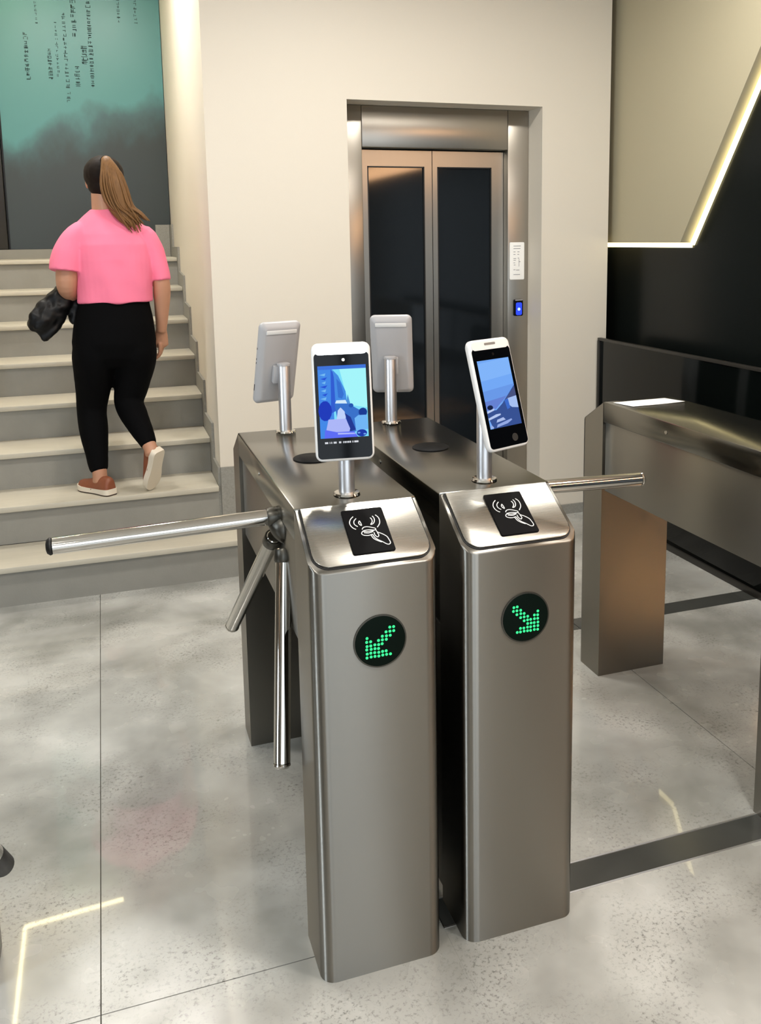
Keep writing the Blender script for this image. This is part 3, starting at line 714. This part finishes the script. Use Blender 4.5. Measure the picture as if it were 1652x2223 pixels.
# ================================================================== PERSON
from mathutils import noise as mnoise
def loft_rings(bm, rings):
    vs = [[bm.verts.new(p) for p in r] for r in rings]
    n = len(vs[0])
    for a, b in zip(vs, vs[1:]):
        for i in range(n):
            j = (i + 1) % n; bm.faces.new((a[i], a[j], b[j], b[i]))
    bm.faces.new(vs[0]); bm.faces.new(vs[-1])
def stack(bm, rows, n=28):
    # horizontal elliptical rings: (cx, cy, z, hx, hy)
    loft_rings(bm, [[(cx + hx * math.cos(2 * PI * k / n), cy + hy * math.sin(2 * PI * k / n), z) for k in range(n)] for cx, cy, z, hx, hy in rows])
def limb(bm, path, n=18, sub=4, flat=False):
    # path: (x, y, z, r) or (x, y, z, rx, ry); smooth tapered tube
    P = [Vector(p[:3]) for p in path]; R = [Vector((p[3], p[4] if len(p) > 4 else p[3], 0)) for p in path]
    if sub > 1 and len(P) > 2: P = smooth_pl(P, sub); R = smooth_pl(R, sub)
    rings = []; ref = Vector((1, 0, 0))
    for i, p in enumerate(P):
        d = (P[min(i + 1, len(P) - 1)] - P[max(i - 1, 0)]).normalized()
        x = (ref - d * ref.dot(d)); x = x.normalized() if x.length > 1e-4 else Vector((0, 1, 0)); y = d.cross(x)
        rings.append([p + x * R[i].x * math.cos(2 * PI * k / n) + y * R[i].y * math.sin(2 * PI * k / n) for k in range(n)])
    d0 = (P[0] - P[1]).normalized(); d1 = (P[-1] - P[-2]).normalized()
    def shrink(r, c, f, off): return [c + (q - c) * f + off for q in r]
    rings = [shrink(rings[0], P[0], .5, d0 * R[0].x * .45)] + rings
    if not flat: rings.append(shrink(rings[-1], P[-1], .5, d1 * R[-1].x * .45))
    loft_rings(bm, rings)
def ell(bm, c, rx, ry, rz, rot=None):
    r = bmesh.ops.create_uvsphere(bm, u_segments=24, v_segments=16, radius=1)
    M = (rot or Matrix.Identity(3))
    for v in r['verts']: v.co = Vector(c) + M @ Vector((v.co.x * rx, v.co.y * ry, v.co.z * rz))
def remesh(name, bm, vox, smooth_n, m, parent, base, disp=0.0, dscale=8.0):
    bmesh.ops.recalc_face_normals(bm, faces=bm.faces)
    me = bpy.data.meshes.new('tmp'); bm.to_mesh(me); bm.free()
    o = bpy.data.objects.new('tmp', me); COL.objects.link(o)
    md = o.modifiers.new('r', 'REMESH'); md.mode = 'VOXEL'; md.voxel_size = vox
    if smooth_n:
        sm = o.modifiers.new('s', 'SMOOTH'); sm.iterations = smooth_n; sm.factor = 0.5
    dg = bpy.context.evaluated_depsgraph_get()
    me2 = bpy.data.meshes.new_from_object(o.evaluated_get(dg)); me2.name = name
    bpy.data.objects.remove(o); bpy.data.meshes.remove(me)
    if disp:
        nr = [v.normal.copy() for v in me2.vertices]
        for v, nn in zip(me2.vertices, nr):
            c = v.co * dscale
            v.co += nn * disp * (mnoise.noise(c) + .5 * mnoise.noise(c * 2.3))
    for v in me2.vertices: v.co -= base
    me2.materials.clear()
    ob = link(name, me2, parent, m, True)
    return ob
SKIN = mat('skin', rgb(178, 130, 102), 0.5, noise=0.06, nscale=30)
PINK = mat('pink_jersey', rgb(240, 122, 152), 0.85, noise=0.04, nscale=18, bump=0.15, bscale=500)
LEGG = mat('black_jersey', rgb(7, 7, 8), 0.8, spec=0.06, bump=0.1, bscale=700)
JACK = mat('black_nylon', rgb(8, 8, 9), 0.45, spec=0.25)
HAIR = mat('dark_brown_hair', rgb(24, 16, 11), 0.65, spec=0.15, noise=0.4, nscale=60, stretch=(1, 1, .1))
PONY = mat('blonde_brown_hair', rgb(112, 78, 42), 0.5, spec=0.3, noise=0.55, nscale=26, stretch=(6, 6, .3))
LEATHER = mat('brown_leather', rgb(132, 74, 48), 0.5, noise=0.12, nscale=30, bump=0.2, bscale=150)
RUBBER = mat('cream_sole', rgb(222, 212, 194), 0.6)
DARKSOLE = mat('dark_outsole', rgb(60, 44, 34), 0.7)

BASE = Vector((-0.31, 2.84, 2 * ST_H))
person = tag(empty('person', BASE), 'person in pink t-shirt and black leggings climbing the stairs with a ponytail', 'person')
bm = bmesh.new()
# skull, jaw, nose, ears, neck
ell(bm, (-0.314, 2.985, 1.872), 0.074, 0.092, 0.092); ell(bm, (-0.318, 3.012, 1.815), 0.056, 0.066, 0.066)
ell(bm, (-0.326, 3.082, 1.838), 0.013, 0.018, 0.022); ell(bm, (-0.325, 3.058, 1.800), 0.024, 0.018, 0.012)
ell(bm, (-0.389, 2.985, 1.845), 0.010, 0.020, 0.031); ell(bm, (-0.240, 2.985, 1.845), 0.010, 0.020, 0.031)
limb(bm, [(-0.318, 2.965, 1.83, .056), (-0.324, 2.945, 1.76, .053), (-0.318, 2.925, 1.69, .060)])
stack(bm, [(-0.305, 2.92, 1.70, .07, .06), (-0.304, 2.915, 1.65, .11, .07), (-0.298, 2.905, 1.58, .15, .095), (-0.297, 2.895, 1.48, .165, .115), (-0.30, 2.885, 1.36, .15, .105), (-0.305, 2.885, 1.25, .155, .11), (-0.311, 2.88, 1.12, .178, .118), (-0.311, 2.88, 1.00, .16, .10)])
# right arm, hanging
limb(bm, [(-0.150, 2.91, 1.575, .046), (-0.108, 2.895, 1.50, .050), (-0.083, 2.878, 1.38, .042), (-0.080, 2.885, 1.31, .041), (-0.085, 2.905, 1.21, .033), (-0.090, 2.925, 1.125, .025)])
limb(bm, [(-0.090, 2.925, 1.14, .025, .020), (-0.092, 2.935, 1.10, .033, .016), (-0.094, 2.945, 1.055, .036, .015)], sub=3)
# left arm, forearm carried forward
limb(bm, [(-0.440, 2.91, 1.575, .046), (-0.486, 2.885, 1.50, .055), (-0.506, 2.868, 1.385, .050), (-0.503, 2.895, 1.335, .043), (-0.485, 2.975, 1.305, .036), (-0.462, 3.06, 1.29, .027)])
limb(bm, [(-0.462, 3.055, 1.29, .027, .02), (-0.450, 3.10, 1.285, .034, .017), (-0.440, 3.135, 1.28, .033, .015)], sub=3)
# legs down to the ankles
limb(bm, [(-0.405, 2.88, 1.06, .10), (-0.418, 2.905, .92, .086), (-0.437, 2.94, .755, .064), (-0.430, 2.900, .65, .060), (-0.420, 2.838, .50, .036), (-0.418, 2.825, .42, .036)])
limb(bm, [(-0.220, 2.88, 1.06, .10), (-0.236, 2.905, .93, .088), (-0.262, 2.915, .785, .063), (-0.232, 2.83, .70, .055), (-0.186, 2.718, .60, .033), (-0.176, 2.690, .565, .034)])
ell(bm, (-0.432, 2.845, .400), .026, .036, .018)
# hands: separate fingers rooted in the palms
def fingers(root, along, across, curlv, flip):
    A = Vector(along).normalized(); X = Vector(across).normalized(); K = Vector(curlv).normalized()
    for i, ln in enumerate((.072, .080, .074, .058)):
        p = Vector(root) + X * ((i - 1.5) * .0165)
        q1 = p + A * ln * .42 + K * .004; q2 = q1 + (A * .75 + K * .65).normalized() * ln * .32; q3 = q2 + (A * .25 + K * .95).normalized() * ln * .28
        limb(bm, [(*(p - A * .018), .0085), (*p, .0085), (*q1, .0080), (*q2, .0072), (*q3, .0058)], 10, 3)
    p = Vector(root) - A * .055 - X * .026 * flip
    q1 = p + (A * .6 - X * .55 * flip + K * .35).normalized() * .032; q2 = q1 + (A * .85 - X * .1 * flip + K * .5).normalized() * .028
    limb(bm, [(*(p + X * .012 * flip), .012), (*p, .0115), (*q1, .0098), (*q2, .0075)], 10, 3)
fingers((-0.094, 2.948, 1.045), (0, .12, -1), (0.35, 1, 0.1), (-1, .25, -.1), -1)
fingers((-0.438, 3.14, 1.28), (.3, 1, -.1), (1, -.3, 0), (0, .2, -1), 1)
body = remesh('body', bm, 0.0042, 4, SKIN, person, BASE)
# face
for sx in (-0.352, -0.298):
    bm = bmesh.new(); ell(bm, Vector((sx, 3.062, 1.866)) - BASE, .013, .010, .007); bm_obj('eye', bm, mat('eye_white', rgb(225, 222, 216), 0.2), person, 60)
bm = bmesh.new(); ell(bm, Vector((-0.325, 3.074, 1.799)) - BASE, .020, .006, .006); bm_obj('lips', bm, mat('lip_tone', rgb(176, 104, 96), 0.45), person, 60)
# leggings
bm = bmesh.new()
stack(bm, [(-0.301, 2.882, 1.315, .158, .112), (-0.303, 2.882, 1.26, .166, .120), (-0.309, 2.878, 1.17, .186, .130), (-0.3125, 2.875, 1.09, .194, .134), (-0.3125, 2.88, 1.02, .185, .120), (-0.312, 2.88, .97, .13, .08)])
limb(bm, [(-0.375, 2.878, 1.13, .090, .10), (-0.403, 2.88, 1.05, .104, .118), (-0.415, 2.90, .95, .094, .104), (-0.424, 2.925, .86, .082, .088), (-0.437, 2.945, .755, .071, .074), (-0.433, 2.905, .65, .067, .070), (-0.427, 2.865, .56, .055, .056), (-0.421, 2.838, .475, .044, .046)], 24)
limb(bm, [(-0.250, 2.878, 1.13, .090, .10), (-0.222, 2.88, 1.05, .104, .118), (-0.228, 2.90, .96, .096, .104), (-0.244, 2.912, .87, .082, .088), (-0.263, 2.915, .785, .071, .074), (-0.240, 2.850, .72, .063, .068), (-0.212, 2.780, .66, .052, .055), (-0.188, 2.722, .605, .039, .041)], 24)
remesh('leggings', bm, 0.007, 14, LEGG, person, BASE, 0.0015, 14)
# t-shirt
bm = bmesh.new()
stack(bm, [(-0.294, 2.875, 1.278, .171, .122), (-0.294, 2.877, 1.30, .172, .124), (-0.292, 2.885, 1.38, .176, .130), (-0.291, 2.892, 1.48, .180, .134), (-0.292, 2.90, 1.55, .182, .130), (-0.296, 2.91, 1.60, .178, .115), (-0.302, 2.918, 1.645, .158, .092), (-0.310, 2.925, 1.683, .108, .074), (-0.317, 2.93, 1.715, .064, .060)], 36)
limb(bm, [(-0.36, 2.915, 1.585, .070, .085), (-0.430, 2.910, 1.590, .066, .082), (-0.478, 2.890, 1.535, .072, .082), (-0.500, 2.874, 1.470, .074, .080), (-0.508, 2.868, 1.428, .075, .080)], 24, flat=True)
limb(bm, [(-0.21, 2.915, 1.575, .072, .085), (-0.155, 2.910, 1.580, .064, .080), (-0.110, 2.895, 1.505, .058, .068), (-0.088, 2.884, 1.420, .048, .056), (-0.082, 2.880, 1.376, .045, .054)], 24, flat=True)
ts = remesh('t_shirt', bm, 0.0055, 3, PINK, person, BASE, 0.006, 6)
nr = [v.normal.copy() for v in ts.data.vertices]
for v, nn in zip(ts.data.vertices, nr):
    p = v.co + BASE
    fall = max(0.0, min(1.0, (1.62 - p.z) / 0.15))
    q = (p.x * 1.0 + p.z * 0.55) * 34 + 2.2 * mnoise.noise(p * 6)
    v.co += nn * fall * 0.0045 * math.sin(q) * (0.5 + mnoise.noise(p * 5 + Vector((3, 1, 2))))
# hair
bm = bmesh.new()
ell(bm, (-0.312, 2.965, 1.880), 0.093, 0.103, 0.091); ell(bm, (-0.313, 2.945, 1.828), 0.076, 0.070, 0.062)
remesh('hair', bm, 0.006, 4, HAIR, person, BASE, 0.0015, 40)
bm = bmesh.new(); rnd = random.Random(3)
root = Vector((-0.297, 2.868, 1.938))
limb(bm, [(-0.301, 2.890, 1.942, .020), (-0.297, 2.862, 1.934, .026, .022), (-0.284, 2.838, 1.880, .046, .026), (-0.274, 2.826, 1.810, .058, .030), (-0.254, 2.820, 1.735, .054, .026), (-0.228, 2.815, 1.675, .036, .018), (-0.206, 2.812, 1.640, .016, .008)], 20)
for k in range(70):
    a = rnd.uniform(0, 2 * PI); q = math.sqrt(rnd.random()); ox, oy = q * math.cos(a), q * math.sin(a); e = rnd.uniform(-.02, .035)
    rr = rnd.uniform(.0035, .0065)
    limb(bm, [(root.x + ox * .012, root.y + oy * .010, root.z, rr * .8), (-0.284 + ox * .046, 2.836 + oy * .024, 1.880, rr), (-0.274 + ox * .062, 2.822 + oy * .030, 1.805, rr), (-0.252 + ox * .060, 2.816 + oy * .027, 1.730, rr),
              (-0.222 + ox * .046 + max(0, e) * .7, 2.811 + oy * .020, 1.668 + e, rr * .8), (-0.198 + ox * .036 + max(0, e) * 1.5, 2.809 + oy * .015, 1.626 + e * 1.1, rr * .3)], 6, 3)
for v in bm.verts: v.co -= BASE
pony = tag(bm_obj('ponytail', bm, PONY, person, 60), 'long lighter brown ponytail')
lathe('hair_tie', [(.020, 0), (.026, .003), (.026, .010), (.020, .013)], Vector((-0.300, 2.880, 1.937)) - BASE, (0.02, -1, -.25), HAIR, pony, 20)
# shoes
def shoe(heel, toe, upv, wide=0.043):
    heel = Vector(heel); toe = Vector(toe); X = (toe - heel); LEN = X.length; X.normalize()
    Z = Vector(upv); Z = (Z - X * Z.dot(X)).normalized(); Y = Z.cross(X)
    def W(a, b, c): return heel + X * a * LEN + Y * b + Z * c
    bm = bmesh.new(); rings = []
    for (t, hw, h, z0) in ((.015, .024, .052, .022), (.06, .031, .066, .022), (.16, .034, .070, .022), (.30, .034, .066, .020), (.45, .037, .060, .018), (.62, .041, .050, .016), (.78, .041, .042, .015), (.90, .034, .036, .016), (.97, .020, .028, .017)):
        rings.append([W(t, hw * math.copysign(abs(math.cos(a)) ** .8, math.cos(a)), z0 + (h * (math.sin(a)) if math.sin(a) > 0 else 0.004 * math.sin(a))) for a in [2 * PI * k / 20 for k in range(20)]])
    loft_rings(bm, rings)
    s = remesh('shoe', bm, 0.0045, 4, LEATHER, person, BASE)
    out = [(.0, .020), (.03, .031), (.12, .036), (.30, .035), (.48, .037), (.65, .044), (.80, .044), (.92, .034), (1.0, .012)]
    pl = [(t, w_) for t, w_ in out] + [(t, -w_) for t, w_ in out[::-1]]
    for nm, z0, z1, m, g in (('sole', .006, .028, RUBBER, 1.0), ('outsole', 0.0, .006, DARKSOLE if wide < .044 else RUBBER, .93)):
        b2 = bmesh.new(); P = smooth_pl([Vector((t, w_)) for t, w_ in pl + [pl[0]]], 3)[:-1]
        lo = [b2.verts.new(W(p.x, p.y * g, z0 + .010 * max(0, p.x - .8) ** 1 * 2) - BASE) for p in P]; hi = [b2.verts.new(W(p.x, p.y * (1.0 if nm == 'sole' else .98), z1 + (.014 * max(0, .3 - p.x) if nm == 'sole' else 0) + .010 * max(0, p.x - .8) * 2) - BASE) for p in P]
        b2.faces.new(lo); b2.faces.new(hi)
        for i in range(len(P)): b2.faces.new((lo[i], lo[(i + 1) % len(P)], hi[(i + 1) % len(P)], hi[i]))
        bm_obj(nm, b2, m, s, 50)
    return s
shoe((-0.366, 2.752, 0.3645), (-0.512, 2.945, 0.3645), (0, 0, 1))
shoe((-0.142, 2.660, 0.580), (-0.182, 2.772, 0.369), (-.62, .75, .30), 0.045)

# jacket over the left forearm
JB = Vector((-0.50, 2.95, 1.30))
bm = bmesh.new()
limb(bm, [(-0.470, 3.02, 1.300, .060, .050), (-0.508, 2.955, 1.325, .062, .055), (-0.548, 2.915, 1.295, .060, .050), (-0.590, 2.885, 1.245, .058, .040), (-0.632, 2.870, 1.200, .062, .038), (-0.652, 2.865, 1.165, .046, .032)], 20)
limb(bm, [(-0.545, 2.92, 1.29, .050, .036), (-0.580, 2.89, 1.21, .050, .034), (-0.612, 2.875, 1.145, .036, .026), (-0.625, 2.87, 1.118, .018, .016)], 18)
limb(bm, [(-0.475, 2.985, 1.320, .050, .045), (-0.476, 2.945, 1.290, .048, .032), (-0.482, 2.925, 1.235, .034, .028), (-0.486, 2.92, 1.19, .024, .022)], 18)
jk = remesh('jacket', bm, 0.006, 2, JACK, None, JB, 0.013, 16)
jk.location = JB
tag(jk, 'black jacket folded over the forearm of the person in pink', 'jacket')
